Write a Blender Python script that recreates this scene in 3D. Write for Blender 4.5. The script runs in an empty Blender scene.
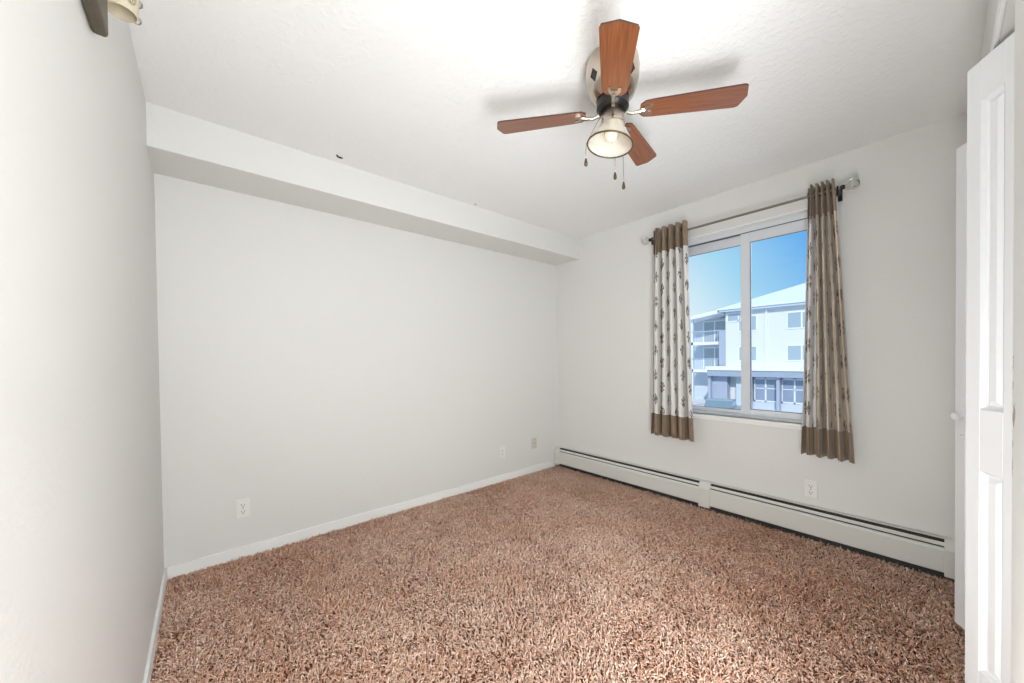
import bpy, bmesh, math, random
import numpy as np
from mathutils import Vector, Matrix

# ---------------------------------------------------------------- camera, sky, sun, lights
SC = bpy.context.scene
COL = SC.collection
R = math.radians
H = 2.44            # ceiling height
W = 3.1803          # room length along the back wall (x from -W to 0)
D = 2.9357           # room depth (y from -D to 0)
SD, SH = 0.3387, 0.206   # soffit depth and drop

cam_d = bpy.data.cameras.new('camera'); cam = bpy.data.objects.new('camera', cam_d); COL.objects.link(cam)
cam_d.sensor_width = 36.0; cam_d.lens = 36.0 * 364.6386 / 1024.0
cam_d.shift_y = 22.0525 / 1024.0; cam_d.shift_x = -9.8954 / 1024.0
cam_d.clip_start = 0.01; cam_d.clip_end = 400
yaw, pit, rol = 0.7183, -0.0135, -0.0122
f0 = Vector((math.sin(yaw), math.cos(yaw), 0)); rt = Vector((math.cos(yaw), -math.sin(yaw), 0)); u0 = Vector((0, 0, 1))
fw = f0 * math.cos(pit) + u0 * math.sin(pit); up = u0 * math.cos(pit) - f0 * math.sin(pit)
r2 = rt * math.cos(rol) + up * math.sin(rol); u2 = up * math.cos(rol) - rt * math.sin(rol)
m = Matrix.Identity(4)
for i in range(3):
    m[i][0], m[i][1], m[i][2] = r2[i], u2[i], -fw[i]
m.translation = Vector((-2.9968, -2.8242, 1.1966))
cam.matrix_world = m
SC.camera = cam

SC.view_settings.view_transform = 'Standard'
SC.view_settings.look = 'None'
SC.view_settings.gamma = 1.0
SC.view_settings.use_curve_mapping = False
SC.view_settings.exposure = 0.0

SKY_STRENGTH = 0.98
SUN_STRENGTH = 2.7
HALL_FILL_POWER = 58.0
BOUNCE_POWER = 42.0
SKY_FILL_POWER = 110.0

world = bpy.data.worlds.new('sky'); SC.world = world
world.use_nodes = True
wn, wl = world.node_tree.nodes, world.node_tree.links
wn.clear()
wo = wn.new('ShaderNodeOutputWorld'); bg = wn.new('ShaderNodeBackground')
tc = wn.new('ShaderNodeTexCoord'); sx = wn.new('ShaderNodeSeparateXYZ')
wl.new(tc.outputs['Generated'], sx.inputs[0])
# elevation plus a paler band towards +y (thin winter haze)
mad = wn.new('ShaderNodeMath'); mad.operation = 'MULTIPLY_ADD'; mad.inputs[1].default_value = 0.6; mad.inputs[2].default_value = 0.40
ma2 = wn.new('ShaderNodeMath'); ma2.operation = 'MULTIPLY_ADD'; ma2.inputs[1].default_value = -1.0
wl.new(sx.outputs['Z'], mad.inputs[0]); wl.new(sx.outputs['Y'], ma2.inputs[0]); wl.new(mad.outputs[0], ma2.inputs[2])
rp = wn.new('ShaderNodeValToRGB')
e = rp.color_ramp.elements
e[0].position = 0.05; e[0].color = (0.80, 0.93, 1.0, 1)
e[1].position = 0.36; e[1].color = (0.16, 0.47, 0.91, 1)
e2 = rp.color_ramp.elements.new(0.19); e2.color = (0.42, 0.74, 0.96, 1)
wl.new(ma2.outputs[0], rp.inputs[0]); wl.new(rp.outputs[0], bg.inputs[0])
bg.inputs[1].default_value = SKY_STRENGTH
wl.new(bg.outputs[0], wo.inputs[0])

def light(name, kind, loc, energy, color=(1, 1, 1), **kw):
    d = bpy.data.lights.new(name, kind); o = bpy.data.objects.new(name, d); COL.objects.link(o)
    o.location = loc; d.energy = energy; d.color = color
    for k, v in kw.items(): setattr(d, k, v)
    return o

sun = light('sun', 'SUN', (-8, -6, 12), SUN_STRENGTH, (1.0, 0.97, 0.92), angle=R(1.0))
sun.rotation_euler = Vector((0.80, 0.35, -0.55)).to_track_quat('-Z', 'Y').to_euler()
# added unseen fill lamp behind the doorway the camera stands in
hall = light('hall_fill', 'AREA', (-2.58, -3.55, 1.05), HALL_FILL_POWER, (0.93, 0.975, 1.0), shape='RECTANGLE', size=0.95, size_y=1.9)
hall.rotation_euler = Vector((0.42, 0.9, 0.10)).to_track_quat('-Z', 'Z').to_euler()

# added unseen lamp in the doorway, turned up to brighten the ceiling
bounce = light('bounce_light', 'AREA', (-2.45, -3.02, 0.45), BOUNCE_POWER, (0.94, 0.98, 0.985), shape='RECTANGLE', size=0.75, size_y=0.75)
bounce.rotation_euler = Vector((1.0, 0.10, 0.90)).to_track_quat('-Z', 'Y').to_euler()
# added cool lamp outside, above view, boosting the sky light through the window
sky_fill = light('sky_fill_lamp', 'AREA', (1.25, -1.83, 3.05), SKY_FILL_POWER, (0.80, 0.90, 1.0), shape='RECTANGLE', size=1.6, size_y=1.2)
sky_fill.rotation_euler = Vector((-1.0, 0.0, -0.95)).to_track_quat('-Z', 'Y').to_euler()

# ---------------------------------------------------------------- materials
def mat(name, color, rough=0.6, metal=0.0, **kw):
    mt = bpy.data.materials.new(name); mt.use_nodes = True
    b = mt.node_tree.nodes['Principled BSDF']
    b.inputs['Base Color'].default_value = (*color, 1)
    b.inputs['Roughness'].default_value = rough
    b.inputs['Metallic'].default_value = metal
    for k, v in kw.items(): b.inputs[k].default_value = v
    return mt
def nodes(mt): return mt.node_tree.nodes, mt.node_tree.links, mt.node_tree.nodes['Principled BSDF']
def add_bump(mt, scale, dist, detail=3, strength=1.0, kind='noise'):
    n, l, b = nodes(mt)
    tcn = n.new('ShaderNodeTexCoord')
    if kind == 'noise':
        t = n.new('ShaderNodeTexNoise'); t.inputs['Scale'].default_value = scale; t.inputs['Detail'].default_value = detail
        out = t.outputs[0]
    else:
        t = n.new('ShaderNodeTexVoronoi'); t.inputs['Scale'].default_value = scale; out = t.outputs[0]
    l.new(tcn.outputs['Object'], t.inputs['Vector'])
    bp = n.new('ShaderNodeBump'); bp.inputs['Distance'].default_value = dist; bp.inputs['Strength'].default_value = strength
    l.new(out, bp.inputs['Height']); l.new(bp.outputs[0], b.inputs['Normal'])
    return t

M = {}
M['wall'] = mat('wall_paint', (0.770, 0.760, 0.738), 0.55); add_bump(M['wall'], 60, 0.0012, 4)
M['ceiling'] = mat('ceiling_texture', (0.91, 0.912, 0.90), 0.85)
def ceiling_nodes(mt):
    n, l, b = nodes(mt)
    tcn = n.new('ShaderNodeTexCoord')
    a = n.new('ShaderNodeTexNoise'); a.inputs['Scale'].default_value = 42; a.inputs['Detail'].default_value = 5
    l.new(tcn.outputs['Object'], a.inputs['Vector'])
    rr = n.new('ShaderNodeValToRGB'); rr.color_ramp.elements[0].position = 0.46; rr.color_ramp.elements[1].position = 0.62
    l.new(a.outputs[0], rr.inputs[0])
    bp = n.new('ShaderNodeBump'); bp.inputs['Distance'].default_value = 0.003; bp.inputs['Strength'].default_value = 0.4
    l.new(rr.outputs[0], bp.inputs['Height']); l.new(bp.outputs[0], b.inputs['Normal'])
ceiling_nodes(M['ceiling'])
M['trim'] = mat('trim_paint', (0.90, 0.90, 0.885), 0.4)
M['door'] = mat('door_paint', (0.86, 0.865, 0.875), 0.35)
M['vinyl'] = mat('window_vinyl', (0.72, 0.735, 0.77), 0.35)
M['gasket'] = mat('window_gasket', (0.16, 0.16, 0.17), 0.6)
M['heater'] = mat('heater_enamel', (0.70, 0.69, 0.645), 0.35)
M['heater_dark'] = mat('heater_inner_shade', (0.03, 0.028, 0.026), 0.6)
M['fins'] = mat('heater_fins', (0.30, 0.29, 0.27), 0.4, 0.8)
M['plastic'] = mat('outlet_plastic', (0.85, 0.84, 0.81), 0.35)
M['plastic_beige'] = mat('outlet_plastic_painted', (0.66, 0.61, 0.55), 0.45)
M['slot'] = mat('outlet_slot', (0.04, 0.035, 0.03), 0.6)
M['nickel'] = mat('brushed_nickel', (0.52, 0.455, 0.39), 0.2, 1.0)
M['dark_metal'] = mat('dark_metal', (0.035, 0.030, 0.028), 0.35, 0.6)
M['rod'] = mat('rod_pewter', (0.30, 0.28, 0.26), 0.35, 0.9)
M['bronze'] = mat('chain_bronze', (0.10, 0.07, 0.04), 0.4, 0.5)
M['closet'] = mat('closet_paint', (0.70, 0.69, 0.65), 0.7)
def glass_mat(name, color, rough=0.0, ior=1.45):
    mt = mat(name, color, rough); b = nodes(mt)[2]
    b.inputs['Transmission Weight'].default_value = 1.0; b.inputs['IOR'].default_value = ior
    return mt
M['crystal'] = glass_mat('crystal', (0.80, 0.78, 0.74), 0.10, 1.5)
def pane_mat():
    mt = bpy.data.materials.new('window_glass'); mt.use_nodes = True
    n, l = mt.node_tree.nodes, mt.node_tree.links; n.clear()
    o = n.new('ShaderNodeOutputMaterial'); mx = n.new('ShaderNodeMixShader'); t = n.new('ShaderNodeBsdfTransparent'); g = n.new('ShaderNodeBsdfGlossy')
    t.inputs[0].default_value = (0.97, 0.985, 0.985, 1); g.inputs['Roughness'].default_value = 0.02
    lw = n.new('ShaderNodeFresnel'); lw.inputs[0].default_value = 1.25
    l.new(lw.outputs[0], mx.inputs[0]); l.new(t.outputs[0], mx.inputs[1]); l.new(g.outputs[0], mx.inputs[2]); l.new(mx.outputs[0], o.inputs[0])
    return mt
M['pane'] = pane_mat()
def shade_mat():
    mt = mat('lamp_glass', (0.97, 0.92, 0.82), 0.25); b = nodes(mt)[2]
    b.inputs['Transmission Weight'].default_value = 0.55; b.inputs['IOR'].default_value = 1.2
    n, l, _ = nodes(mt)
    tcn = n.new('ShaderNodeTexCoord'); w = n.new('ShaderNodeTexNoise'); w.inputs['Scale'].default_value = 60
    l.new(tcn.outputs['Object'], w.inputs['Vector'])
    bp = n.new('ShaderNodeBump'); bp.inputs['Distance'].default_value = 0.002
    l.new(w.outputs[0], bp.inputs['Height']); l.new(bp.outputs[0], b.inputs['Normal'])
    return mt
M['lamp_glass'] = shade_mat()
M['bulb'] = mat('lit_bulb', (0.80, 0.72, 0.58), 0.3)
nodes(M['bulb'])[2].inputs['Emission Color'].default_value = (1.0, 0.90, 0.74, 1)
nodes(M['bulb'])[2].inputs['Emission Strength'].default_value = 0.2
def wood_mat():
    mt = mat('cherry_wood', (0.30, 0.10, 0.035), 0.28); n, l, b = nodes(mt)
    b.inputs['Coat Weight'].default_value = 0.5; b.inputs['Coat Roughness'].default_value = 0.22
    tcn = n.new('ShaderNodeTexCoord'); mp = n.new('ShaderNodeMapping'); mp.inputs['Scale'].default_value = (3, 60, 8)
    l.new(tcn.outputs['Object'], mp.inputs[0])
    t = n.new('ShaderNodeTexNoise'); t.inputs['Scale'].default_value = 2.2; t.inputs['Detail'].default_value = 5
    l.new(mp.outputs[0], t.inputs['Vector'])
    rr = n.new('ShaderNodeValToRGB')
    rr.color_ramp.elements[0].position = 0.3; rr.color_ramp.elements[0].color = (0.165, 0.046, 0.013, 1)
    rr.color_ramp.elements[1].position = 0.72; rr.color_ramp.elements[1].color = (0.29, 0.092, 0.027, 1)
    l.new(t.outputs[0], rr.inputs[0]); l.new(rr.outputs[0], b.inputs['Base Color'])
    return mt
M['wood'] = wood_mat()
M['wood_edge'] = mat('cherry_wood_edge', (0.06, 0.022, 0.012), 0.4)
def casing_mat():
    mt = mat('casing_paint_worn', (0.84, 0.83, 0.80), 0.4); n, l, b = nodes(mt)
    at = n.new('ShaderNodeAttribute'); at.attribute_name = 'wear'
    tcn = n.new('ShaderNodeTexCoord'); t = n.new('ShaderNodeTexNoise'); t.inputs['Scale'].default_value = 22; t.inputs['Detail'].default_value = 4
    l.new(tcn.outputs['Object'], t.inputs['Vector'])
    mu = n.new('ShaderNodeMath'); mu.operation = 'MULTIPLY'; l.new(at.outputs['Fac'], mu.inputs[0]); l.new(t.outputs[0], mu.inputs[1])
    gt = n.new('ShaderNodeMath'); gt.operation = 'GREATER_THAN'; gt.inputs[1].default_value = 0.42; l.new(mu.outputs[0], gt.inputs[0])
    mx = n.new('ShaderNodeMix'); mx.data_type = 'RGBA'
    mx.inputs['A'].default_value = (0.84, 0.83, 0.80, 1); mx.inputs['B'].default_value = (0.42, 0.30, 0.19, 1)
    l.new(gt.outputs[0], mx.inputs['Factor']); l.new(mx.outputs['Result'], b.inputs['Base Color'])
    return mt
M['casing'] = casing_mat()

def curtain_mat(name, ground, ground_shaded, split, band, motif, nu, nv, vtop, vbot):
    """u across the cloth, v up: cream ground with half-drop leaf sprigs, plain bands at the heading and the hem"""
    mt = mat(name, ground, 0.5); n, l, b = nodes(mt)
    b.inputs['Sheen Weight'].default_value = 0.3
    def mth(op, a, c=None, d=None):
        k = n.new('ShaderNodeMath'); k.operation = op
        for i, v in enumerate((a, c, d)):
            if v is None: continue
            if isinstance(v, (int, float)): k.inputs[i].default_value = v
            else: l.new(v, k.inputs[i])
        return k.outputs[0]
    uvn = n.new('ShaderNodeUVMap'); s = n.new('ShaderNodeSeparateXYZ'); l.new(uvn.outputs[0], s.inputs[0])
    u, v = s.outputs['X'], s.outputs['Y']
    us = mth('MULTIPLY', u, nu); ui = mth('FLOOR', us); uf = mth('SUBTRACT', mth('SUBTRACT', us, ui), 0.5)
    vs = mth('ADD', mth('MULTIPLY', v, nv), mth('MULTIPLY', mth('MODULO', ui, 2.0), 0.5))
    vf = mth('SUBTRACT', mth('FRACT', vs), 0.5)
    nz = n.new('ShaderNodeTexNoise'); nz.inputs['Scale'].default_value = 1.0; nz.inputs['Detail'].default_value = 2
    mp = n.new('ShaderNodeMapping'); mp.inputs['Scale'].default_value = (nu * 5, nv * 7, 1); l.new(uvn.outputs[0], mp.inputs[0]); l.new(mp.outputs[0], nz.inputs['Vector'])
    # leaf outline: |x| < a (1 - (y/h)^2) with a broken, feathery edge
    yy = mth('DIVIDE', vf, 0.23)
    prof = mth('MULTIPLY', mth('SUBTRACT', 1.0, mth('MULTIPLY', yy, yy)), 0.30)
    d = mth('SUBTRACT', prof, mth('ABSOLUTE', uf))
    inside = mth('GREATER_THAN', d, 0.0)
    lace = mth('GREATER_THAN', nz.outputs[0], 0.50)
    vein = mth('LESS_THAN', mth('ABSOLUTE', uf), 0.05)
    sprig = mth('MULTIPLY', inside, mth('MAXIMUM', lace, vein))
    def mix(f, a, c):
        k = n.new('ShaderNodeMix'); k.data_type = 'RGBA'; l.new(f, k.inputs['Factor'])
        for nm, x in (('A', a), ('B', c)):
            if isinstance(x, tuple): k.inputs[nm].default_value = (*x, 1)
            else: l.new(x, k.inputs[nm])
        return k.outputs['Result']
    g = mix(mth('GREATER_THAN', u, split), ground, ground_shaded)  # second ground past the split paints the satin's shading into the cloth
    c = mix(sprig, g, motif)
    # satin sheen painted into the colour: narrow darker and lighter streaks
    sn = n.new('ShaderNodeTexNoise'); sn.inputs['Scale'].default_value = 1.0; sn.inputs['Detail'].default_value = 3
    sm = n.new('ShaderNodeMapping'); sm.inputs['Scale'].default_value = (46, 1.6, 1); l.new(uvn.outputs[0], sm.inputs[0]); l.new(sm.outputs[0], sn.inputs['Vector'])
    sheen_streaks = n.new('ShaderNodeMapRange'); sheen_streaks.inputs['From Min'].default_value = .35; sheen_streaks.inputs['From Max'].default_value = .65; sheen_streaks.inputs['To Min'].default_value = .45; sheen_streaks.inputs['To Max'].default_value = 1.3
    l.new(sn.outputs[0], sheen_streaks.inputs['Value'])
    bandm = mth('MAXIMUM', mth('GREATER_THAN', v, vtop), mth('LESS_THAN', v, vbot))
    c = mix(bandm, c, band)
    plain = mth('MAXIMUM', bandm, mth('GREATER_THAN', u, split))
    sc_ = n.new('ShaderNodeVectorMath'); sc_.operation = 'SCALE'; l.new(c, sc_.inputs[0]); l.new(sheen_streaks.outputs[0], sc_.inputs['Scale'])
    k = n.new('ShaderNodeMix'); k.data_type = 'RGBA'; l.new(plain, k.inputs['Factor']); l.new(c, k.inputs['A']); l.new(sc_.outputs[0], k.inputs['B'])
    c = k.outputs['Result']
    l.new(c, b.inputs['Base Color'])
    # thin cloth: some daylight comes through
    tr = n.new('ShaderNodeBsdfTranslucent'); l.new(c, tr.inputs[0])
    ms = n.new('ShaderNodeMixShader'); ms.inputs[0].default_value = 0.22
    l.new(b.outputs[0], ms.inputs[1]); l.new(tr.outputs[0], ms.inputs[2])
    l.new(ms.outputs[0], n['Material Output'].inputs[0])
    return mt
M['curtain_a'] = curtain_mat('curtain_cream', (0.90, 0.87, 0.84), (0.90, 0.87, 0.84), 2.0, (0.34, 0.235, 0.15), (0.20, 0.15, 0.12), 16, 8.5, 0.885, 0.105)
M['curtain_b'] = curtain_mat('curtain_cream_satin_shade', (0.90, 0.87, 0.85), (0.74, 0.63, 0.50), 0.27, (0.38, 0.27, 0.175), (0.22, 0.155, 0.11), 16, 8.5, 0.885, 0.105)

# outdoors
M['snow'] = mat('snow', (0.93, 0.94, 0.96), 0.8)
M['facade'] = mat('facade_render', (0.77, 0.765, 0.745), 0.8)
M['facade_grey'] = mat('facade_grey', (0.42, 0.46, 0.56), 0.8)
M['facade_light'] = mat('facade_light_grey', (0.60, 0.66, 0.74), 0.8)
M['shop_band'] = mat('shop_band', (0.36, 0.41, 0.50), 0.7)
M['far_frame'] = mat('far_window_frame', (0.85, 0.87, 0.9), 0.6)
M['far_glass'] = mat('far_window_glass', (0.40, 0.47, 0.53), 0.12)
M['shop_glass'] = mat('shop_glass', (0.30, 0.36, 0.47), 0.15)
M['railing'] = mat('railing', (0.50, 0.58, 0.68), 0.4)
M['car'] = mat('car_paint', (0.40, 0.46, 0.47), 0.3)
M['car_glass'] = mat('car_glass', (0.26, 0.32, 0.35), 0.15)
M['tyre'] = mat('tyre', (0.02, 0.02, 0.02), 0.8)
def ground_mat():
    mt = mat('snowy_ground', (0.8, 0.8, 0.82), 0.9); n, l, b = nodes(mt)
    tcn = n.new('ShaderNodeTexCoord'); t = n.new('ShaderNodeTexNoise'); t.inputs['Scale'].default_value = 0.25; t.inputs['Detail'].default_value = 6
    l.new(tcn.outputs['Object'], t.inputs['Vector'])
    rr = n.new('ShaderNodeValToRGB'); rr.color_ramp.elements[0].color = (0.45, 0.42, 0.42, 1); rr.color_ramp.elements[0].position = 0.38
    rr.color_ramp.elements[1].color = (0.82, 0.80, 0.80, 1); rr.color_ramp.elements[1].position = 0.5
    l.new(t.outputs[0], rr.inputs[0]); l.new(rr.outputs[0], b.inputs['Base Color'])
    return mt
M['ground'] = ground_mat()

# ---------------------------------------------------------------- mesh helpers
class MB:
    def __init__(self): self.bm = bmesh.new()
    def box(self, x0, x1, y0, y1, z0, z1, mi=0):
        v = [self.bm.verts.new(p) for p in ((x0, y0, z0), (x1, y0, z0), (x1, y1, z0), (x0, y1, z0), (x0, y0, z1), (x1, y0, z1), (x1, y1, z1), (x0, y1, z1))]
        for q in ((0, 3, 2, 1), (4, 5, 6, 7), (0, 1, 5, 4), (1, 2, 6, 5), (2, 3, 7, 6), (3, 0, 4, 7)):
            self.bm.faces.new([v[i] for i in q]).material_index = mi
        return v
    def poly(self, pts, mi=0):
        self.bm.faces.new([self.bm.verts.new(p) for p in pts]).material_index = mi
    def prism(self, pts, off, mi=0):
        """closed solid: polygon pts swept by vector off"""
        a = [self.bm.verts.new(p) for p in pts]; b = [self.bm.verts.new(Vector(p) + Vector(off)) for p in pts]
        fs = [self.bm.faces.new(a[::-1]), self.bm.faces.new(b)]
        k = len(a)
        for i in range(k): fs.append(self.bm.faces.new((a[i], a[(i + 1) % k], b[(i + 1) % k], b[i])))
        for f in fs: f.material_index = mi
    def lathe(self, prof, c=(0, 0, 0), n=32, mi=0, close=False):
        rings = []
        for r, z in prof:
            if r < 1e-6: rings.append([self.bm.verts.new((c[0], c[1], c[2] + z))])
            else: rings.append([self.bm.verts.new((c[0] + r * math.cos(2 * math.pi * i / n), c[1] + r * math.sin(2 * math.pi * i / n), c[2] + z)) for i in range(n)])
        pairs = list(zip(rings, rings[1:])) + ([(rings[-1], rings[0])] if close else [])
        for a, b in pairs:
            for i in range(n):
                j = (i + 1) % n
                if len(a) == 1 and len(b) == 1: continue
                if len(a) == 1: f = (a[0], b[i], b[j])
                elif len(b) == 1: f = (a[i], a[j], b[0])
                else: f = (a[i], a[j], b[j], b[i])
                self.bm.faces.new(f).material_index = mi
    def tube(self, pts, r, n=10, mi=0, caps=True):
        pts = [Vector(p) for p in pts]; rings = []
        prev = None
        for i, p in enumerate(pts):
            d = (pts[min(i + 1, len(pts) - 1)] - pts[max(i - 1, 0)]).normalized()
            a = Vector((0, 0, 1)) if abs(d.z) < 0.9 else Vector((1, 0, 0))
            if prev is not None and abs(prev.dot(d)) < 0.95: a = prev
            s = d.cross(a).normalized(); t = s.cross(d).normalized(); prev = t
            rr = r[i] if isinstance(r, (list, tuple)) else r
            rings.append([self.bm.verts.new(p + (s * math.cos(2 * math.pi * k / n) + t * math.sin(2 * math.pi * k / n)) * rr) for k in range(n)])
        for a, b in zip(rings, rings[1:]):
            for i in range(n): self.bm.faces.new((a[i], a[(i + 1) % n], b[(i + 1) % n], b[i])).material_index = mi
        if caps:
            self.bm.faces.new(rings[0][::-1]).material_index = mi; self.bm.faces.new(rings[-1]).material_index = mi
    def torus(self, c, axis, Rr, r, n=24, k=8, mi=0):
        axis = Vector(axis).normalized(); a = Vector((0, 0, 1)) if abs(axis.z) < 0.9 else Vector((1, 0, 0))
        s = axis.cross(a).normalized(); t = axis.cross(s).normalized(); c = Vector(c); rings = []
        for i in range(n):
            q = 2 * math.pi * i / n; dr = s * math.cos(q) + t * math.sin(q)
            rings.append([self.bm.verts.new(c + dr * (Rr + r * math.cos(2 * math.pi * j / k)) + axis * (r * math.sin(2 * math.pi * j / k))) for j in range(k)])
        for i in range(n):
            a_, b_ = rings[i], rings[(i + 1) % n]
            for j in range(k): self.bm.faces.new((a_[j], a_[(j + 1) % k], b_[(j + 1) % k], b_[j])).material_index = mi
    def sphere(self, c, r, seg=24, rings=14, mi=0, scale=(1, 1, 1)):
        q = bmesh.ops.create_uvsphere(self.bm, u_segments=seg, v_segments=rings, radius=r)
        for v in q['verts']:
            v.co = Vector((v.co.x * scale[0], v.co.y * scale[1], v.co.z * scale[2])) + Vector(c)
            for f in v.link_faces: f.material_index = mi
    def build(self, name, mats, parent=None, bevel=0, smooth=False, seg=2):
        bmesh.ops.recalc_face_normals(self.bm, faces=self.bm.faces[:])
        me = bpy.data.meshes.new(name); self.bm.to_mesh(me); self.bm.free()
        for mt in (mats if isinstance(mats, (list, tuple)) else [mats]): me.materials.append(mt)
        o = bpy.data.objects.new(name, me); COL.objects.link(o)
        if parent is not None: o.parent = parent
        if bevel:
            md = o.modifiers.new('bevel', 'BEVEL'); md.width = bevel; md.segments = seg; md.limit_method = 'ANGLE'; md.angle_limit = R(40)
        if smooth:
            for p in me.polygons: p.use_smooth = True
        if smooth == 'auto':
            me.set_sharp_from_angle(angle=R(38))
        return o
def boxes(name, bl, mt, parent=None, bevel=0):
    b = MB()
    for q in bl: b.box(*q)
    return b.build(name, mt, parent, bevel)
def struct(o):
    o['kind'] = 'structure'; return o
def thing(name, label, cat, loc=(0, 0, 0), rz=0, group=None):
    o = bpy.data.objects.new(name, None); COL.objects.link(o); o.empty_display_size = 0.1
    o.location = loc; o.rotation_euler = (0, 0, rz); o['label'] = label; o['category'] = cat
    if group: o['group'] = group
    return o
def tag(o, label, cat, group=None):
    o['label'] = label; o['category'] = cat
    if group: o['group'] = group
    return o
def copy_tree(o, parent=None):
    c = o.copy(); COL.objects.link(c); c.parent = parent
    for ch in [q for q in bpy.data.objects if q.parent == o]: copy_tree(ch, c)
    return c

# ---------------------------------------------------------------- room shell
T = 0.12
WY0, WY1, WZ0, WZ1 = -2.41, -1.33, 0.735, 2.16      # window opening in the east wall
FZ = -0.016                                             # backing under the carpet pile
struct(boxes('floor', [(-W - T, T, -D - 0.9, T, FZ - 0.1, FZ)], mat('carpet_backing', (0.22, 0.085, 0.045), 0.95)))
struct(boxes('ceiling', [(-W - T, T, -D - 0.9, T, H, H + 0.1)], M['ceiling']))
struct(boxes('wall_north', [(-W - T, T, 0, T, FZ, H)], M['wall']))
struct(boxes('wall_west', [(-W - T, -W, -D - 0.9, 0, FZ, H)], M['wall']))
struct(boxes('wall_east', [(0, T, -D - 0.9, WY0, FZ, H), (0, T, WY1, 0, FZ, H), (0, T, WY0, WY1, FZ, WZ0), (0, T, WY0, WY1, WZ1, H)], M['wall']))
CX0, CX1, CZ = -1.747, -0.06, 2.080                      # closet opening
DX0, DX1, DZ = -3.10, -2.06, 2.06                       # doorway behind the camera
struct(boxes('wall_south', [(CX1, 0, -D - 0.1, -D, FZ, H), (CX0, CX1, -D - 0.1, -D, CZ, H), (DX1, CX0, -D - 0.1, -D, FZ, H),
                            (DX0, DX1, -D - 0.1, -D, DZ, H), (-W, DX0, -D - 0.1, -D, FZ, H)], M['wall']))
struct(boxes('wall_closet', [(-1.98, 0, -D - 0.80, -D - 0.70, FZ, H), (-1.98, -1.92, -D - 0.70, -D - 0.1, FZ, H)], M['closet']))
struct(boxes('wall_hall', [(-W, -1.98, -D - 0.80, -D - 0.70, FZ, H)], M['wall']))
struct(boxes('ceiling_soffit', [(-W, 0, -SD, 0, H - SH, H)], M['wall']))
BH, BT = 0.062, 0.012
struct(boxes('baseboard_north', [(-W + BT, -0.07, -BT, 0, FZ, BH)], M['trim'], bevel=0.003))
struct(boxes('baseboard_west', [(-W, -W + BT, -D, 0, FZ, BH)], M['trim'], bevel=0.003))

# closet casing, track
b = MB(); b.box(CX0 - 0.30, CX0, -D, -D + 0.012, FZ, CZ + 0.05)
bmesh.ops.subdivide_edges(b.bm, edges=[e_ for e_ in b.bm.edges if abs(e_.verts[0].co.z - e_.verts[1].co.z) > 1], cuts=80)
bmesh.ops.subdivide_edges(b.bm, edges=[e_ for e_ in b.bm.edges if abs(e_.verts[0].co.x - e_.verts[1].co.x) > 0.05], cuts=40)
cs = b.build('trim_1', M['casing'])
wa = cs.data.attributes.new('wear', 'FLOAT', 'POINT')
for i, v in enumerate(cs.data.vertices):
    dx = (CX0 - v.co.x)
    wz = math.exp(-((v.co.z - 1.06) / 0.17) ** 2)
    wa.data[i].value = max(0, 1 - dx / 0.10) * min(1.0, 0.45 + 0.6 * wz)
struct(cs)
struct(boxes('trim_2', [(CX0, CX1, -D, -D + 0.010, CZ, CZ + 0.050)], M['trim'], bevel=0.003))
struct(boxes('trim_3', [(CX0, CX1, -D - 0.078, -D - 0.072, CZ - 0.030, CZ), (CX0, CX1, -D - 0.038, -D - 0.032, CZ - 0.030, CZ), (CX0, CX1, -D - 0.072, -D - 0.038, CZ - 0.006, CZ)], M['trim']))

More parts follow.
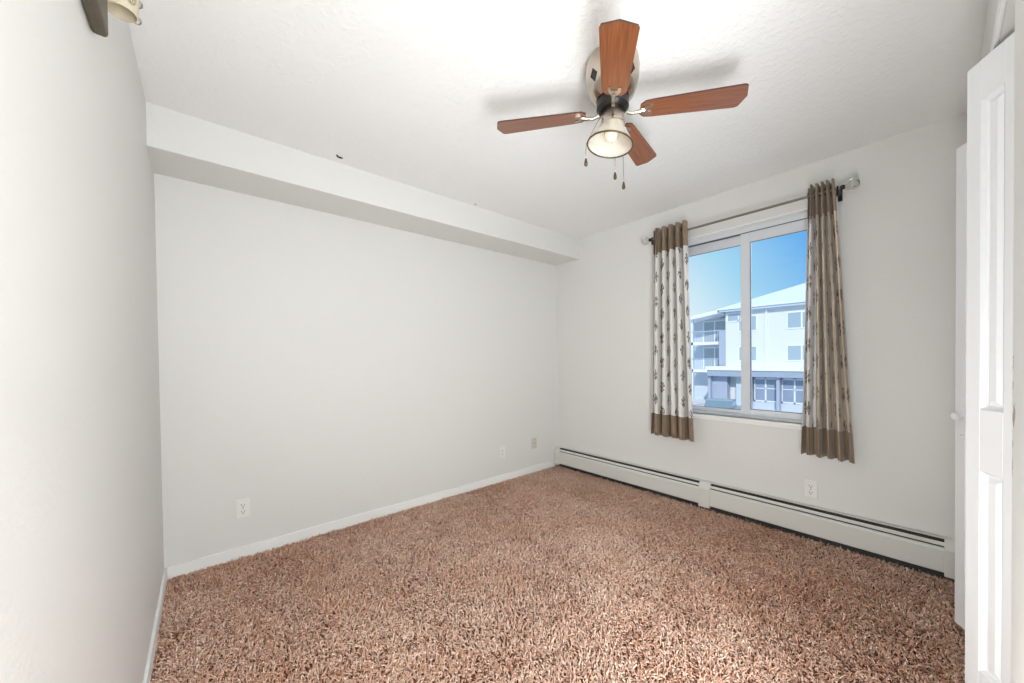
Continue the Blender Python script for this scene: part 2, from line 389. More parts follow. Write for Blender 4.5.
# ---------------------------------------------------------------- carpet pile (nobody could count it)
def carpet():
    rng = np.random.default_rng(7)
    sp = 0.0084
    xs = np.arange(-W + 0.012, -0.004, sp); ys = np.arange(-D + 0.006, -0.012, sp)
    X, Y = np.meshgrid(xs, ys); X = X.ravel(); Y = Y.ravel()
    keep = (Y > -D + 0.004) | ((X > CX0) & (X < CX1))
    X, Y = X[keep], Y[keep]
    X = X + rng.uniform(-.6, .6, X.size) * sp; Y = Y + rng.uniform(-.6, .6, Y.size) * sp
    X = np.clip(X, -W + 0.014, -0.006); Y = np.minimum(Y, -0.014)
    n = X.size
    def smooth(seed, scale, k=5):
        r = np.random.default_rng(seed); o = np.zeros(n)
        for _ in range(k):
            a = r.uniform(0, 2 * np.pi); f = scale * r.uniform(.6, 1.6); o += np.sin((X * np.cos(a) + Y * np.sin(a)) * f + r.uniform(0, 7))
        return o / np.sqrt(k)
    lean = rng.uniform(0, 2 * np.pi, n) * 0.75 + smooth(1, 9) * 1.3 + smooth(2, 40) * 1.2
    L = rng.uniform(.016, .030, n); tilt = np.clip(rng.normal(.95, .3, n) + .12 * smooth(3, 5), .2, 1.40)
    curl = rng.uniform(-1.3, 1.3, n); wd = rng.uniform(.0028, .0046, n)
    S = 4; pts = np.zeros((n, S, 3)); pts[:, 0, 0] = X; pts[:, 0, 1] = Y; pts[:, 0, 2] = FZ
    for k in range(1, S):
        a = lean + curl * (k - 1) / (S - 1); t = tilt * (0.45 + 0.9 * (k - 1) / (S - 2))
        st = L / (S - 1)
        pts[:, k, 0] = pts[:, k - 1, 0] + st * np.cos(a) * np.sin(t); pts[:, k, 1] = pts[:, k - 1, 1] + st * np.sin(a) * np.sin(t)
        pts[:, k, 2] = pts[:, k - 1, 2] + st * np.cos(t)
    pts[:, :, 0] = np.clip(pts[:, :, 0], -W + 0.0125, -0.002); pts[:, :, 1] = np.minimum(pts[:, :, 1], -0.0125)
    # three-sided yarn, tapering
    V = np.zeros((n, S, 3, 3))
    for k in range(S):
        rr = wd * (1.0 if k < S - 1 else 0.55)
        for j in range(3):
            q = lean + 2 * np.pi * j / 3
            V[:, k, j, 0] = pts[:, k, 0] - np.sin(lean) * rr * np.cos(q - lean); V[:, k, j, 1] = pts[:, k, 1] + np.cos(lean) * rr * np.cos(q - lean)
            V[:, k, j, 2] = pts[:, k, 2] + rr * np.sin(q - lean) * .8; V[:, k, j, 0] += np.cos(lean) * rr * np.sin(q - lean) * .5; V[:, k, j, 1] += np.sin(lean) * rr * np.sin(q - lean) * .5
    nv = n * S * 3
    base = (np.arange(n) * S * 3)[:, None, None, None]
    F = []
    for k in range(S - 1):
        for j in range(3):
            F.append([k * 3 + j, k * 3 + (j + 1) % 3, (k + 1) * 3 + (j + 1) % 3, (k + 1) * 3 + j])
    F = np.array(F)[None] + (np.arange(n) * S * 3)[:, None, None]
    F = F.reshape(-1, 4)
    me = bpy.data.meshes.new('carpet_pile')
    me.vertices.add(nv); me.vertices.foreach_set('co', V.reshape(-1).astype(np.float32))
    me.loops.add(F.size); me.loops.foreach_set('vertex_index', F.reshape(-1).astype(np.int32))
    me.polygons.add(len(F)); me.polygons.foreach_set('loop_start', (np.arange(len(F)) * 4).astype(np.int32))
    try: me.polygons.foreach_set('loop_total', np.full(len(F), 4, np.int32))
    except Exception: pass
    me.update()
    c = np.clip(rng.normal(.5, .2, n) + .07 * smooth(5, 3) + .06 * smooth(6, 14), 0, 1).astype(np.float32)
    at = me.attributes.new('tone', 'FLOAT', 'POINT'); at.data.foreach_set('value', np.repeat(c, S * 3))
    mt = mat('carpet_yarn', (0.4, 0.2, 0.13), 0.9); nn, l, bs = nodes(mt)
    bs.inputs['Specular IOR Level'].default_value = 0.15
    a = nn.new('ShaderNodeAttribute'); a.attribute_name = 'tone'
    rr = nn.new('ShaderNodeValToRGB'); rr.color_ramp.elements[0].position = 0.1; rr.color_ramp.elements[0].color = (0.68, 0.34, 0.21, 1)
    rr.color_ramp.elements[1].position = 0.9; rr.color_ramp.elements[1].color = (1.0, 0.77, 0.63, 1)
    l.new(a.outputs['Fac'], rr.inputs[0]); l.new(rr.outputs[0], bs.inputs['Base Color'])
    me.materials.append(mt)
    o = bpy.data.objects.new('carpet_pile', me); COL.objects.link(o)
    o['kind'] = 'stuff'; tag(o, 'reddish brown shaggy carpet pile covering the whole floor', 'carpet')
carpet()

# ---------------------------------------------------------------- window
XF = 0.055
win = thing('window_1', 'white two-pane sliding window in the end wall', 'window', (XF, (WY0 + WY1) / 2, WZ0)); win['kind'] = 'structure'
def wbox(*q): return (q[0] - XF, q[1] - XF, q[2] - (WY0 + WY1) / 2, q[3] - (WY0 + WY1) / 2, q[4] - WZ0, q[5] - WZ0)
def wboxes(name, bl, mt, bevel=0, parent=win): return boxes(name, [wbox(*q) for q in bl], mt, parent, bevel)
fo = 0.045
wboxes('frame', [(XF, T, WY0, WY0 + fo, WZ0, WZ1), (XF, T, WY1 - fo, WY1, WZ0, WZ1), (XF, T, WY0 + fo, WY1 - fo, WZ1 - fo, WZ1), (XF, T, WY0 + fo, WY1 - fo, WZ0, WZ0 + 0.020)], M['vinyl'], 0.002)
wboxes('jamb_liner', [(-0.002, XF, WY0, WY1, WZ1 - 0.010, WZ1), (-0.002, XF, WY0, WY0 + 0.010, WZ0 + .012, WZ1 - 0.010), (-0.002, XF, WY1 - 0.010, WY1, WZ0 + .012, WZ1 - 0.010)], M['trim'])
MY = -1.868
gy0, gy1, gz0, gz1 = WY0 + fo, WY1 - fo, WZ0 + 0.020, WZ1 - fo - 0.004
def sash(y0, y1, x0, x1, zb, zt, sl, sr, br_, tr_=0.072):
    s_ = wboxes('sash', [(x0, x1, y0, y0 + sl, zb, zt), (x0, x1, y1 - sr, y1, zb, zt), (x0, x1, y0 + sl, y1 - sr, zt - tr_, zt), (x0, x1, y0 + sl, y1 - sr, zb, zb + br_)], M['vinyl'], 0.003)
    g = MB()
    for q in ((x0 + .004, x0 + .010, y0 + sl, y0 + sl + .004, zb + br_, zt - tr_), (x0 + .004, x0 + .010, y1 - sr - .004, y1 - sr, zb + br_, zt - tr_),
              (x0 + .004, x0 + .010, y0 + sl, y1 - sr, zt - tr_ - .004, zt - tr_), (x0 + .004, x0 + .010, y0 + sl, y1 - sr, zb + br_, zb + br_ + .004)): g.box(*wbox(*q))
    g.build('gasket', M['gasket'], s_)
    boxes('pane', [wbox((x0 + x1) / 2 - .003, (x0 + x1) / 2 + .003, y0 + sl - .004, y1 - sr + .004, zb + br_ - .004, zt - tr_ + .004)], M['pane'], s_)
sash(gy0, MY + 0.030, 0.064, 0.086, gz0, gz1, 0.045, 0.062, 0.042)
sash(MY - 0.030, gy1, 0.088, 0.112, gz0, gz1, 0.062, 0.045, 0.028)
wboxes('head_gasket', [(0.060, 0.112, gy0, gy1, gz1, gz1 + 0.004)], M['gasket'])
struct(wboxes('sill', [(-0.018, T - 0.002, WY0 + 0.001, WY1 - 0.001, WZ0 + 0.0, WZ0 + 0.012), (-0.018, 0.0, WY0 - 0.0, WY1 + 0.0, WZ0 - 0.018, WZ0 + 0.012)], M['trim'], 0.003))
wboxes('apron', [(-0.010, 0.0, WY0, WY1, WZ0 - 0.036, WZ0 - 0.018)], M['trim'], 0.002)

# ---------------------------------------------------------------- curtain rod and curtains
RX, RZ = -0.085, 2.203
rod = thing('curtain_rod', 'dark pewter curtain rod with clear ball ends above the window', 'curtain rod', (RX, -1.8125, RZ))
b = MB(); b.tube([(0, 0.618, 0), (0, -0.622, 0)], 0.0085, 14); b.build('rod', M['rod'], rod, smooth='auto')
for s, e_ in ((1, 0.618), (-1, -0.622)):
    b = MB(); b.tube([(0, e_ - s * .004, 0), (0, e_ + s * .006, 0), (0, e_ + s * .014, 0), (0, e_ + s * .020, 0)], [.012, .015, .013, .007], 16); cap = b.build('collar', M['dark_metal'], rod, smooth='auto')
    b = MB(); b.sphere((0, e_ + s * .050, 0), 0.034, 28, 16); b.build('finial', M['crystal'], rod, smooth=True)
for y in (0.604, -0.606):
    b = MB(); b.tube([(0, y, 0.0), (0.03, y, -0.004), (-RX - 0.006, y, -0.022)], 0.007, 10); b.torus((0, y, 0), (0, 1, 0), 0.0125, 0.0045)
    b.box(-RX - 0.008, -RX, y - 0.011, y + 0.011, -0.055, 0.020); b.box(-0.008, 0.008, y - 0.006, y + 0.006, -0.045, -0.008)
    b.build('bracket', M['dark_metal'], rod, smooth='auto')

def curtain(name, label, yl, yr, ybl, ybr, ztop, zbot, folds, mt, seed, fan=1.0):
    """pleated grommet panel hanging on the rod; yl/yr = left/right edges at the top (left = nearer the back wall)"""
    t = thing(name, label, 'curtain', (RX, (yl + yr) / 2, zbot))
    rng = random.Random(seed)
    NU, NV = folds * 20, 40
    ph = [rng.uniform(-.5, .5) for _ in range(folds + 1)]; am = [rng.uniform(.75, 1.2) for _ in range(folds + 1)]
    bm = bmesh.new(); uvl = bm.loops.layers.uv.new('UVMap'); g = []
    for j in range(NV + 1):
        v = j / NV; z = zbot + (ztop - zbot) * v; row = []
        for i in range(NU + 1):
            u = i / NU
            k = u * folds; ki = min(int(k), folds - 1); kf = k - ki
            a = am[ki] * (1 - kf) + am[ki + 1] * kf; p = ph[ki] * (1 - kf) + ph[ki + 1] * kf
            low = (1 - v)
            y = (yl + (yr - yl) * u) * v + (ybl + (ybr - ybl) * u) * low
            y += low * .010 * p * math.sin(3 * v + p * 4) + .0075 * (yr - yl) / -0.30 * math.sin(4 * math.pi * k) * (0.9 + .4 * low)
            amp = (.040 * v ** 2 + (.047 * a) * (1 - v ** 2))
            x = amp * math.sin(2 * math.pi * k + low * p * 0.9) + .006 * low * math.sin(6 * v + 3 * u * folds)
            zz = z - (.006 * math.sin(2 * math.pi * k + 1) * low + .008 * (1 - v) * u * (1 if fan else 0))
            row.append(bm.verts.new((x, y - (yl + yr) / 2, zz - zbot)))
        g.append(row)
    for j in range(NV):
        for i in range(NU):
            f = bm.faces.new((g[j][i], g[j][i + 1], g[j + 1][i + 1], g[j + 1][i])); f.smooth = True
            for lp, (ii, jj) in zip(f.loops, ((i, j), (i + 1, j), (i + 1, j + 1), (i, j + 1))): lp[uvl].uv = (ii / NU, jj / NV)
    me = bpy.data.meshes.new('fabric'); bm.to_mesh(me); bm.free(); me.materials.append(mt)
    o = bpy.data.objects.new('fabric', me); COL.objects.link(o); o.parent = t
    sd = o.modifiers.new('solid', 'SOLIDIFY'); sd.thickness = 0.0016
    # metal grommet rings where the rod passes through the heading
    first = None
    for i in range(folds * 2):
        u = (i + 0.5) / (folds * 2); k = u * folds
        y = yl + (yr - yl) * u - (yl + yr) / 2
        if first is None:
            b = MB(); b.torus((0, 0, 0), (0, 1, 0), 0.022, 0.0035, 20, 6); first = b.build('grommet', M['rod'], t, smooth=True); q = first
        else:
            q = first.copy(); COL.objects.link(q); q.parent = t
        q.location = (0, y, RZ - zbot); q.rotation_euler = (0, 0, 0.35 * (1 if i % 2 else -1))
    return t
curtain('curtain', 'cream curtain with brown leaf sprigs left of the window', -1.222, -1.508, -1.190, -1.560, 2.274, 0.537, 5, M['curtain_a'], 3)
curtain('curtain', 'cream curtain with taupe satin shading painted in, right of the window', -2.276, -2.405, -2.242, -2.498, 2.260, 0.562, 5, M['curtain_b'], 8)

# ---------------------------------------------------------------- baseboard heater along the window wall
HX = -0.068
he = thing('baseboard_heater', 'long white metal baseboard heater below the window', 'heater', (0, -1.42, 0))
def hb(name, bl, mt, parent=he, bevel=0.002): return boxes(name, [(x0, x1, y0 + 1.42, y1 + 1.42, z0, z1) for x0, x1, y0, y1, z0, z1 in bl], mt, parent, bevel)
def hsec(y0, y1):
    b = MB()
    # front cover: slightly sloped lower face
    b.prism([(HX, 0, 0.047), (HX + .004, 0, 0.040), (HX + .010, 0, 0.050), (HX + .006, 0, 0.172), (HX + .016, 0, 0.186), (HX + .006, 0, 0.184), (HX - .002, 0, 0.170)], (0, y1 - y0, 0))
    for v in b.bm.verts: v.co.y += y0 + 1.42
    b.build('front_panel', M['heater'], he)
    b = MB(); b.prism([(HX + .012, 0, 0.196), (HX + .016, 0, 0.192), (HX + .030, 0, 0.208), (HX + .026, 0, 0.212)], (0, y1 - y0, 0))
    for v in b.bm.verts: v.co.y += y0 + 1.42
    b.build('damper', M['heater'], he)
hb('back_panel', [(-0.006, 0, -2.925, -0.02, 0.06, 0.235), (-0.036, 0, -2.925, -0.02, 0.229, 0.235)], M['heater'])
hb('inside', [(-0.040, -0.0002, -2.90, -0.03, FZ + .002, 0.222)], M['heater_dark'], bevel=0)  # near-black core paints the shade in the heater's slots and bottom gap
hb('heating_pipe', [(-0.052, -0.030, -2.90, -0.06, 0.075, 0.165)], M['fins'], bevel=0)
YJ = -1.616
hsec(YJ, -0.03); hsec(-2.925, YJ)
def endcap(name, y0, y1):
    b = MB(); b.prism([(0, 0, 0.020), (HX - .004, 0, 0.020), (HX - .004, 0, 0.178), (HX + .022, 0, 0.232), (-0.034, 0, 0.238), (0, 0, 0.238)], (0, y1 - y0, 0))
    for v in b.bm.verts: v.co.y += y0 + 1.42
    b.build(name, M['heater'], he, bevel=0.003)
endcap('end_cap', -0.062, -0.012); endcap('end_cap', -2.928, -2.845); endcap('joint_cover', YJ - 0.042, YJ + 0.042)

he.scale = (1, 1, 0.895)
# ---------------------------------------------------------------- wall outlets
def outlet(label, loc, face, kind, pm=None):
    """face: 'y' = on the back wall looking to -y, 'x' = on the window wall looking to -x"""
    pm = pm or M['plastic']
    t = thing('wall_outlet', label, 'outlet', loc, 0 if face == 'y' else -math.pi / 2, None)
    b = MB(); b.box(-.035, .035, -.007, 0, -.0575, .0575); b.build('cover_plate', pm, t, bevel=.004)
    if kind == 'duplex':
        for z in (.0205, -.0205):
            b = MB(); n = 20
            b.prism([(.0165 * math.cos(2 * math.pi * i / n), -.0065, z + max(-.0125, min(.0125, .0165 * math.sin(2 * math.pi * i / n)))) for i in range(n)], (0, -.0030, 0))
            rc = b.build('receptacle', pm, t)
            b = MB(); b.box(-.0085, -.0055, -.0100, -.0092, z - .001, z + .008); b.box(.0055, .0085, -.0100, -.0092, z - .001, z + .007); b.box(-.003, .003, -.0100, -.0092, z - .011, z - .006)
            b.build('slot', M['slot'], rc)
        b = MB(); b.tube([(0, -.006, 0), (0, -.0085, 0)], .0035, 10); b.build('screw', M['fins'], t)
    elif kind == 'decora':
        b = MB(); b.box(-.0165, .0165, -.0095, -.006, -.033, .033); rc = b.build('receptacle', pm, t, bevel=.0015)
        b = MB()
        for z in (.017, -.017): b.box(-.0085, -.006, -.0105, -.0093, z - .004, z + .006); b.box(.006, .0085, -.0105, -.0093, z - .004, z + .005); b.box(-.0025, .0025, -.0105, -.0093, z - .012, z - .007)
        b.build('slot', M['slot'], rc)
    else:
        b = MB(); b.tube([(0, -.006, 0), (0, -.014, 0)], .0050, 12); b.build('coax_jack', M['fins'], t)
        for z in (.042, -.042):
            b = MB(); b.tube([(0, -.006, z), (0, -.0085, z)], .0035, 10); b.build('screw', M['slot'], t)
outlet('white double power outlet on the back wall nearest the left corner', (-2.828, 0, 0.296), 'y', 'duplex')
outlet('white single-slot outlet plate low on the back wall', (-0.802, 0, 0.282), 'y', 'decora')
outlet('beige painted cable plate low on the back wall beside the heater end', (-0.371, 0, 0.301), 'y', 'coax', M['plastic_beige'])
outlet('white power outlet above the heater under the right-hand curtain', (0, -2.272, 0.315), 'x', 'duplex')

# ---------------------------------------------------------------- ceiling fixings
b = MB(); b.tube([(0, 0, 0.001), (0.001, 0, -.006), (.008, .0, -.010), (.030, 0, -.009)], .005, 8)
o = b.build('ceiling_fixing', M['dark_metal'], smooth=True); o.location = (-2.365, -0.428, H); tag(o, 'small dark metal fixing in the ceiling beside the soffit', 'fixing')
b = MB(); b.tube([(0, 0, 0), (0, 0, -.004), (0, 0, -.006)], [.014, .013, .008], 14)
o = b.build('ceiling_plug', M['plastic_beige'], smooth='auto'); o.location = (-1.328, -0.372, H); tag(o, 'tiny beige plug in the ceiling near the far end of the soffit', 'plug')

# ---------------------------------------------------------------- ceiling fan
FX, FY = -1.685, -1.921
fan = thing('ceiling_fan', 'ceiling fan with four cherry wood blades and a glass lamp', 'ceiling fan', (FX, FY, H))
def fz(z): return z - H
b = MB(); b.lathe([(0, 0), (.098, 0), (.106, -.008), (.110, -.045), (.107, -.085), (.098, -.125), (.086, -.150), (.068, -.166), (0, -.166)], n=48); hs = b.build('housing', M['nickel'], fan, smooth='auto')
for k in range(4):
    a = math.pi * k / 2 + R(-100)
    b = MB(); b.prism([(.1020, -.018, -.098), (.1050, 0, -.074), (.1020, .018, -.098), (.097, 0, -.124)], (.004, 0, -.0))
    v_ = b.build('vent', M['dark_metal'], hs); v_.rotation_euler = (0, 0, a)
b = MB(); b.lathe([(0, -.166), (.062, -.166), (.066, -.172), (.066, -.200), (.056, -.210), (0, -.210)], n=40); b.build('motor', M['dark_metal'], fan, smooth='auto')
b = MB(); b.lathe([(0, -.200), (.044, -.200), (.047, -.206), (.047, -.256), (.050, -.260), (.050, -.270), (.040, -.274), (0, -.274)], n=36); b.build('light_fitter', M['nickel'], fan, smooth='auto')
blade_specs = [(-142.3, .43, .126, -12), (128, .500, .126, -11), (-52, .515, .120, -3), (13, .480, .108, -11)]
for ang, Lr, bw, PITCH in blade_specs:
    a = R(ang)
    r0 = .110; hw0, hw1 = bw * .40, bw * .5; zc = fz(2.222)
    rotm = Matrix.Rotation(a, 4, 'Z') @ Matrix.Translation((0, 0, zc)) @ Matrix.Rotation(R(PITCH), 4, 'X')
    outl = [(r0, -hw0 * .55), (r0 + .018, -hw0 * .92), (r0 + .05, -hw0), (Lr - .028, -hw1), (Lr - .016, -hw1 + .006), (Lr, 0), (Lr - .016, hw1 - .006), (Lr - .028, hw1), (r0 + .05, hw0), (r0 + .018, hw0 * .92), (r0, hw0 * .55)]
    b = MB(); b.prism([(x, y, -.003) for x, y in outl], (0, 0, .006))
    for f in b.bm.faces:
        f.normal_update()
        if abs(f.normal.z) < .5: f.material_index = 1
    bl = b.build('blade', [M['wood'], M['wood_edge']], fan); bl.matrix_local = rotm
    b = MB()   # blade iron: arm out of the motor, forked plate under the blade root
    b.tube([(.058, 0, -.004), (.078, 0, -.012), (.105, 0, -.010), (.128, 0, -.006)], [.009, .007, .008, .010], 10)
    b.prism([(.113, -.012, -.0075), (.135, -.026, -.0075), (.157, -.026, -.0075), (.157, -.014, -.0075), (.141, -.012, -.0075), (.141, .012, -.0075), (.157, .014, -.0075), (.157, .026, -.0075), (.135, .026, -.0075), (.113, .012, -.0075)], (0, 0, .004))
    ir = b.build('blade_iron', M['nickel'], bl, smooth='auto')
# lamp: flared glass with a dark rim, bulb inside, hanging a little askew
cr = Vector((0.753, -0.658, 0)); cf = Vector((0.658, 0.753, 0))     # across and away from the doorway
LZ = fz(2.170); LH = 0.082
tilt = Matrix.Translation((0, 0, LZ)) @ Matrix.Rotation(R(9), 4, cf)
b = MB(); b.lathe([(.045, .006), (.048, -.004), (.064, -.030), (.082, -.058), (.094, -LH), (.091, -LH), (.079, -.056), (.061, -.029), (.045, -.003), (.042, .006)], n=48, close=True)
sh = b.build('lamp_shade', M['lamp_glass'], fan, smooth='auto'); sh.matrix_local = tilt
b = MB(); b.torus((0, 0, -LH), (0, 0, 1), .0935, .0034, 48, 8); b.build('rim', M['bronze'], sh, smooth=True)
b = MB(); b.lathe([(0, -.066), (.014, -.064), (.024, -.052), (.0265, -.038), (.022, -.022), (.014, -.006), (.013, .006), (0, .006)], n=24); bu = b.build('bulb', M['bulb'], fan, smooth=True); bu.matrix_local = tilt
def chain(path, zend):
    b = MB(); b.tube(path, .0014, 6); c = b.build('pull_chain', M['nickel'], fan, smooth=True)
    x, y = path[-1][0], path[-1][1]
    b = MB(); b.lathe([(0, .0), (.0035, -.002), (.0075, -.020), (.0070, -.030), (.0, -.036)], (x, y, zend), n=14); b.build('pull_weight', M['bronze'], c, smooth=True)
def P(r_, f_, z): return tuple(cr * r_ + cf * f_ + Vector((0, 0, z)))
chain([P(-.050, 0, fz(2.205)), P(-.064, 0, fz(2.185)), P(-.112, 0.0, fz(2.095)), P(-.114, 0, fz(2.06)), P(-.114, 0, fz(2.035))], fz(2.035))
chain([P(.03, .038, fz(2.20)), P(.040, .055, fz(2.175)), P(.070, .098, fz(2.098)), P(.073, .104, fz(2.02)), P(.073, .104, fz(1.985))], fz(1.985))
chain([P(.012, .047, fz(2.20)), P(.016, .062, fz(2.175)), P(.034, .100, fz(2.098)), P(.036, .107, fz(2.06)), P(.036, .107, fz(2.030))], fz(2.030))

# ---------------------------------------------------------------- bifold closet doors
def leaf(parent, name, L, zb, zt, org, ang, th=0.028, side=1):
    """panelled leaf: local x along the leaf from the fold, local y = 0 is the room face, thickness goes behind"""
    s1, s2 = 0.048, 0.030
    px0, px1 = s1, L - s2
    rails = [(zb, 0.245), (0.845, 1.030), (1.940, zt)]
    b = MB()
    y0, y1 = (-th, 0) if side > 0 else (0, th)
    b.box(0, px0, y0, y1, zb, zt); b.box(px1, L, y0, y1, zb, zt)
    for z0, z1 in rails: b.box(px0, px1, y0, y1, z0, z1)
    for (z0, z1) in ((0.245, 0.845), (1.030, 1.940)):
        d1, d2 = .013, .004; w1, w2 = .012, .026
        for fy, sg in ((0 if side > 0 else th, -1), (-th if side > 0 else 0, 1)):
            def ring(w, d): return [(px0 + w, fy + sg * d, z0 + w), (px1 - w, fy + sg * d, z0 + w), (px1 - w, fy + sg * d, z1 - w), (px0 + w, fy + sg * d, z1 - w)]
            rs = [ring(0, 0), ring(.006, .010), ring(w1, d1), ring(w2, d2)]
            if px1 - px0 < 2 * w2 + .004: rs[3] = ring(.020, .006)
            vs = [[b.bm.verts.new(p) for p in r_] for r_ in rs]
            for a_, c_ in zip(vs, vs[1:]):
                for i in range(4): b.bm.faces.new((a_[i], a_[(i + 1) % 4], c_[(i + 1) % 4], c_[i]))
            b.bm.faces.new(vs[-1])
    o = b.build(name, M['door'], parent, bevel=.0015)
    o.location = org; o.rotation_euler = (0, 0, ang)
    return o
def bifold(idx, label, ax, ay, zb, zt, Lf=0.150):
    t = thing('door_%d' % idx, label, 'closet door', (ax, ay, 0)); t['kind'] = 'structure'
    a1 = math.atan2(-.523, -.852); a2 = math.atan2(-.523, .852)
    l1 = leaf(t, 'door_leaf', Lf, zb, zt, (0, 0, 0), a1, side=-1)
    l2 = leaf(t, 'door_leaf', Lf, zb, zt, (.003, 0, 0), a2, side=1)
    for z in (0.25, 1.05, 1.85):
        b = MB(); b.tube([(.0015, -.010, z - .035), (.0015, -.010, z + .035)], .005, 8); b.build('hinge', M['trim'], t)
    b = MB(); b.tube([(Lf * .93 * math.cos(a1) , Lf * .93 * math.sin(a1) - .012, zt - .01), (Lf * .93 * math.cos(a1), Lf * .93 * math.sin(a1) - .012, zt + .030)], .005, 8)
    b.build('pivot_pin', M['fins'], t)
    return t, l1
d1, l1 = bifold(1, 'nearer white panelled bifold closet door', -1.218, -2.879, 0.045, 2.058)
d2, l2 = bifold(2, 'farther white panelled bifold closet door with a round knob', -0.588, -2.870, 0.045, 2.058)
def knob(name, along, z, r_, ln):
    b = MB(); pr = [(0, 0), (r_ * .62, 0), (r_ * .62, .003), (r_ * .34, .006), (r_ * .34, ln - r_ * 1.2), (r_ * .8, ln - r_ * .9), (r_, ln - r_ * .4), (r_ * .85, ln - r_ * .05), (0, ln)]
    b.lathe(pr, n=20)
    k = b.build(name, M['door'], l2, smooth='auto'); k.location = (along, 0, z); k.rotation_euler = (R(90), 0, 0)
knob('knob', .034, 0.933, .015, .030); knob('hole_cover', .034, 0.848, .010, .008)

# ---------------------------------------------------------------- wall light in the top left corner
sc = thing('wall_light', 'small crystal wall light with a beige shade high on the left wall', 'wall light', (-W, -1.50, 1.97))
b = MB(); b.box(0, .028, -.22, -.015, 0, .13); b.build('back_plate', mat('sconce_bronze', (0.11, 0.09, 0.06), 0.5, 0.3), sc, bevel=.008)
b = MB(); b.lathe([(.030, 0), (.036, .10), (.034, .10), (.028, 0)], (.042, .055, .125), n=36, close=True); b.build('shade', mat('sconce_shade', (0.62, 0.54, 0.40), 0.6), sc, smooth='auto')
b = MB(); b.tube([(.012, -.03, .10), (.042, -.01, .16), (.042, .055, .175)], .005); b.build('arm', M['dark_metal'], sc, smooth='auto')
for k, (x, y, z) in enumerate(((.066, .10, .150), (.070, .085, .185), (.050, .115, .200), (.062, .03, .150))):
    b = MB(); b.sphere((x, y, z), .010, 10, 6); b.build('crystal_bead', M['crystal'], sc)

# ---------------------------------------------------------------- outdoors
GZ = -2.9
struct(boxes('ground', [(6, 120, -60, 90, GZ - .2, GZ)], M['ground']))
bd = thing('apartment_building', 'white snow-roofed apartment building across the street', 'building', (30, 5, GZ))
def ob(name, bl, mt, parent=bd, bevel=0): return boxes(name, [(x0 - 30, x1 - 30, y0 - 5, y1 - 5, z0 - GZ, z1 - GZ) for x0, x1, y0, y1, z0, z1 in bl], mt, parent, bevel)
ob('wall', [(30, 42, -6, 8.95, GZ, 4.95)], M['facade'])
ob('fascia', [(29.5, 29.6, -6.5, 9.4, 4.85, 5.1), (29.5, 42.5, 9.3, 9.4, 4.85, 5.1), (29.6, 30.0, -6.5, 9.3, 5.0, 5.1)], M['facade_light'])
ob('gutter', [(29.38, 29.5, -6.5, 9.4, 5.02, 5.14), (29.85, 30, 5.9, 6.05, -0.4, 5.05)], M['far_frame'])
b = MB()
def Q(x, y, z): return (x - 30, y - 5, z - GZ)
e0, e1, e2_, e3 = Q(29.4, -6.6, 5.1), Q(29.4, 9.45, 5.1), Q(42.6, 9.45, 5.1), Q(42.6, -6.6, 5.1)
rg0, rg1 = Q(36, -0.0, 7.5), Q(36, 4.2, 7.5)
for f in ((e0, e1, rg1, rg0), (e1, e2_, rg1), (e2_, e3, rg0, rg1), (e3, e0, rg0), (e3, e2_, e1, e0)): b.poly(f)
bmesh.ops.remove_doubles(b.bm, verts=b.bm.verts[:], dist=1e-4); b.build('roof', M['snow'], bd)
def fwin(x, y0, y1, z0, z1, split=0.6):
    f_ = .10
    w_ = ob('window', [(x - .06, x, y0, y1, z0, z0 + f_), (x - .06, x, y0, y1, z1 - f_, z1), (x - .06, x, y0, y0 + f_, z0 + f_, z1 - f_), (x - .06, x, y1 - f_, y1, z0 + f_, z1 - f_)] + ([(x - .06, x, y0 + (y1 - y0) * (1 - split) - .05, y0 + (y1 - y0) * (1 - split) + .05, z0 + f_, z1 - f_)] if split < 1 else []), M['far_frame'])
    ob('pane', [(x - .03, x - .01, y0 + f_, y1 - f_, z0 + f_, z1 - f_)], M['far_glass'], w_)
for z0, z1 in ((3.15, 4.45), (0.75, 2.0)):
    fwin(30, 3.2, 4.72, z0, z1, .62); fwin(30, 6.6, 8.0, z0, z1, .35); fwin(30, -0.4, 1.1, z0, z1)
# ground floor shops in front: snow on the canopy, grey sign band, shop fronts between posts
ob('canopy', [(28.6, 30, -6, 9.9, -0.42, 0.06)], M['shop_band'])
ob('canopy_snow', [(28.5, 30, -6.1, 10.0, 0.06, 0.36)], M['snow'])
ob('shop_wall', [(29.5, 30, 6.95, 8.0, GZ, -0.42), (29.5, 30, -6, 6.94, GZ, -2.35)], M['facade_light'])
ob('shop_wall', [(29.3, 30, 8.6, 9.9, GZ, -0.42)], M['facade_grey'])
for y in (6.85, 5.0, 3.2, 1.2, 9.85): ob('post', [(28.9, 29.3, y - .10, y + .10, GZ, -0.42)], M['facade_grey'])
for y0, y1 in ((5.15, 6.7), (3.3, 4.9), (1.3, 3.1), (-0.8, 1.1)):
    w_ = ob('shop_window', [(29.44, 29.5, y0, y1, -2.35, -2.25), (29.44, 29.5, y0, y1, -0.62, -0.5), (29.44, 29.5, y0, y0 + .07, -2.35, -.5), (29.44, 29.5, y1 - .07, y1, -2.35, -.5), (29.44, 29.5, (y0 + y1) / 2 - .05, (y0 + y1) / 2 + .05, -2.35, -.5), (29.44, 29.5, y0, y1, -1.35, -1.29)], M['far_frame'])
    ob('pane', [(29.47, 29.49, y0 + .06, y1 - .06, -2.27, -.55)], M['shop_glass'], w_)
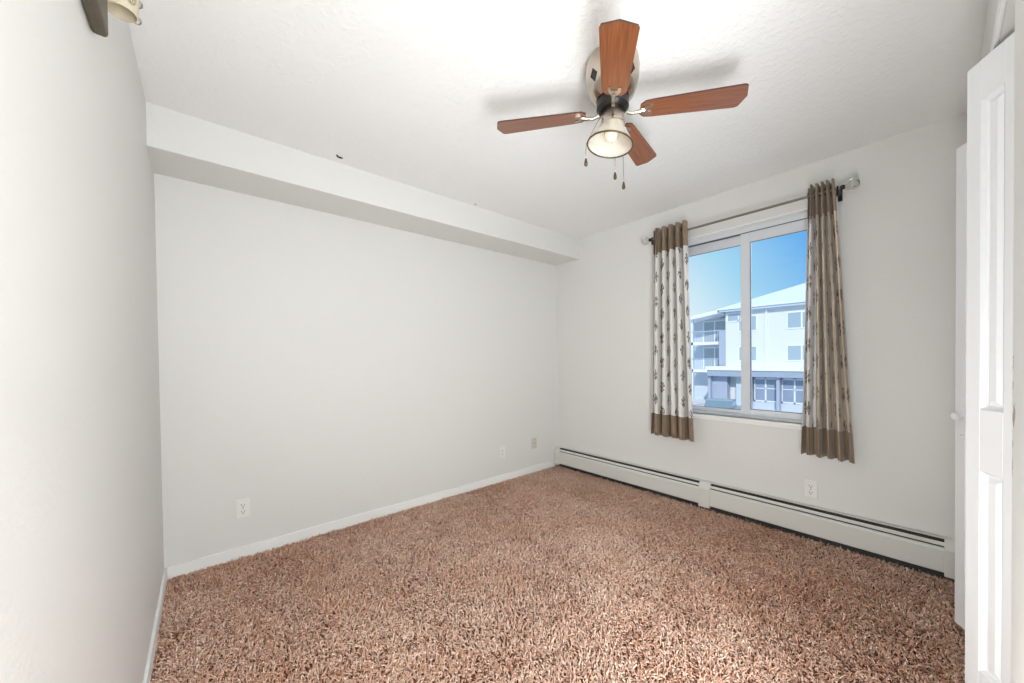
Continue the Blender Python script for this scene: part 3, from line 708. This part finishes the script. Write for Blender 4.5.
# recessed wing with balconies on the left
ob('wing_wall', [(33, 42, 8.95, 15.5, GZ, 4.75)], M['facade_light'])
b = MB(); b.prism([Q(30.6, 9.4, 4.95), Q(30.6, 9.4, 5.25), Q(30.6, 15.8, 4.35), Q(30.6, 15.8, 4.05)], (10, 0, 0)); b.build('wing_roof', M['snow'], bd)
ob('pier', [(30.2, 33, 8.97, 9.55, GZ, 3.4)], M['facade_grey'])
fwin(30, 7.75, 8.85, 4.0, 4.75, 1.06)
for z in (2.42, -0.05):
    s_ = ob('balcony_slab', [(31.0, 33, 9.56, 12.3, z - .18, z + .06)], M['snow'])
    rl = [(31.0, 31.05, 9.56, 12.3, z + 1.0, z + 1.06)]
    rl += [(31.01, 31.04, 9.6 + .18 * k, 9.63 + .18 * k, z + .06, z + 1.0) for k in range(15)]
    ob('railing', rl, M['railing'])
    w_ = ob('balcony_door', [(32.94, 33, 9.9, 10.0, z + .1, z + 2.0), (32.94, 33, 10.9, 11.0, z + .1, z + 2.0), (32.94, 33, 11.9, 12.0, z + .1, z + 2.0), (32.94, 33, 9.9, 12.0, z + 2.0, z + 2.1)], M['far_frame'])
    ob('pane', [(32.96, 32.98, 9.95, 11.95, z + .1, z + 2.0)], M['far_glass'], w_)
ob('post', [(31.0, 31.22, 12.1, 12.3, GZ, 4.6)], M['far_frame'])

# parked car
car = thing('car', 'dark grey-green parked car below the window left pane', 'car', (21.3, 6.1, GZ), R(12))
def extr(name, prof, y0, y1, mt, parent=car, bevel=.05):
    b = MB(); b.prism([(x, y0, z) for x, z in prof], (0, y1 - y0, 0)); return b.build(name, mt, parent, bevel, seg=3)
extr('body', [(-2.2, .35), (2.2, .35), (2.25, .62), (2.1, .82), (1.1, .95), (-2.05, 1.0), (-2.25, .7)], -.87, .87, M['car'])
extr('cabin', [(1.15, .93), (.45, 1.40), (-1.0, 1.44), (-1.75, .98)], -.72, .72, M['car_glass'])
extr('roof', [(.50, 1.38), (.40, 1.43), (-.95, 1.47), (-1.05, 1.42)], -.70, .70, M['car'], bevel=.02)
for x in (1.35, -1.35):
    for y in (-.78, .78):
        b = MB(); b.tube([(x, y - .1, .32), (x, y + .1, .32)], .32, 20); b.build('wheel', M['tyre'], car, smooth='auto')
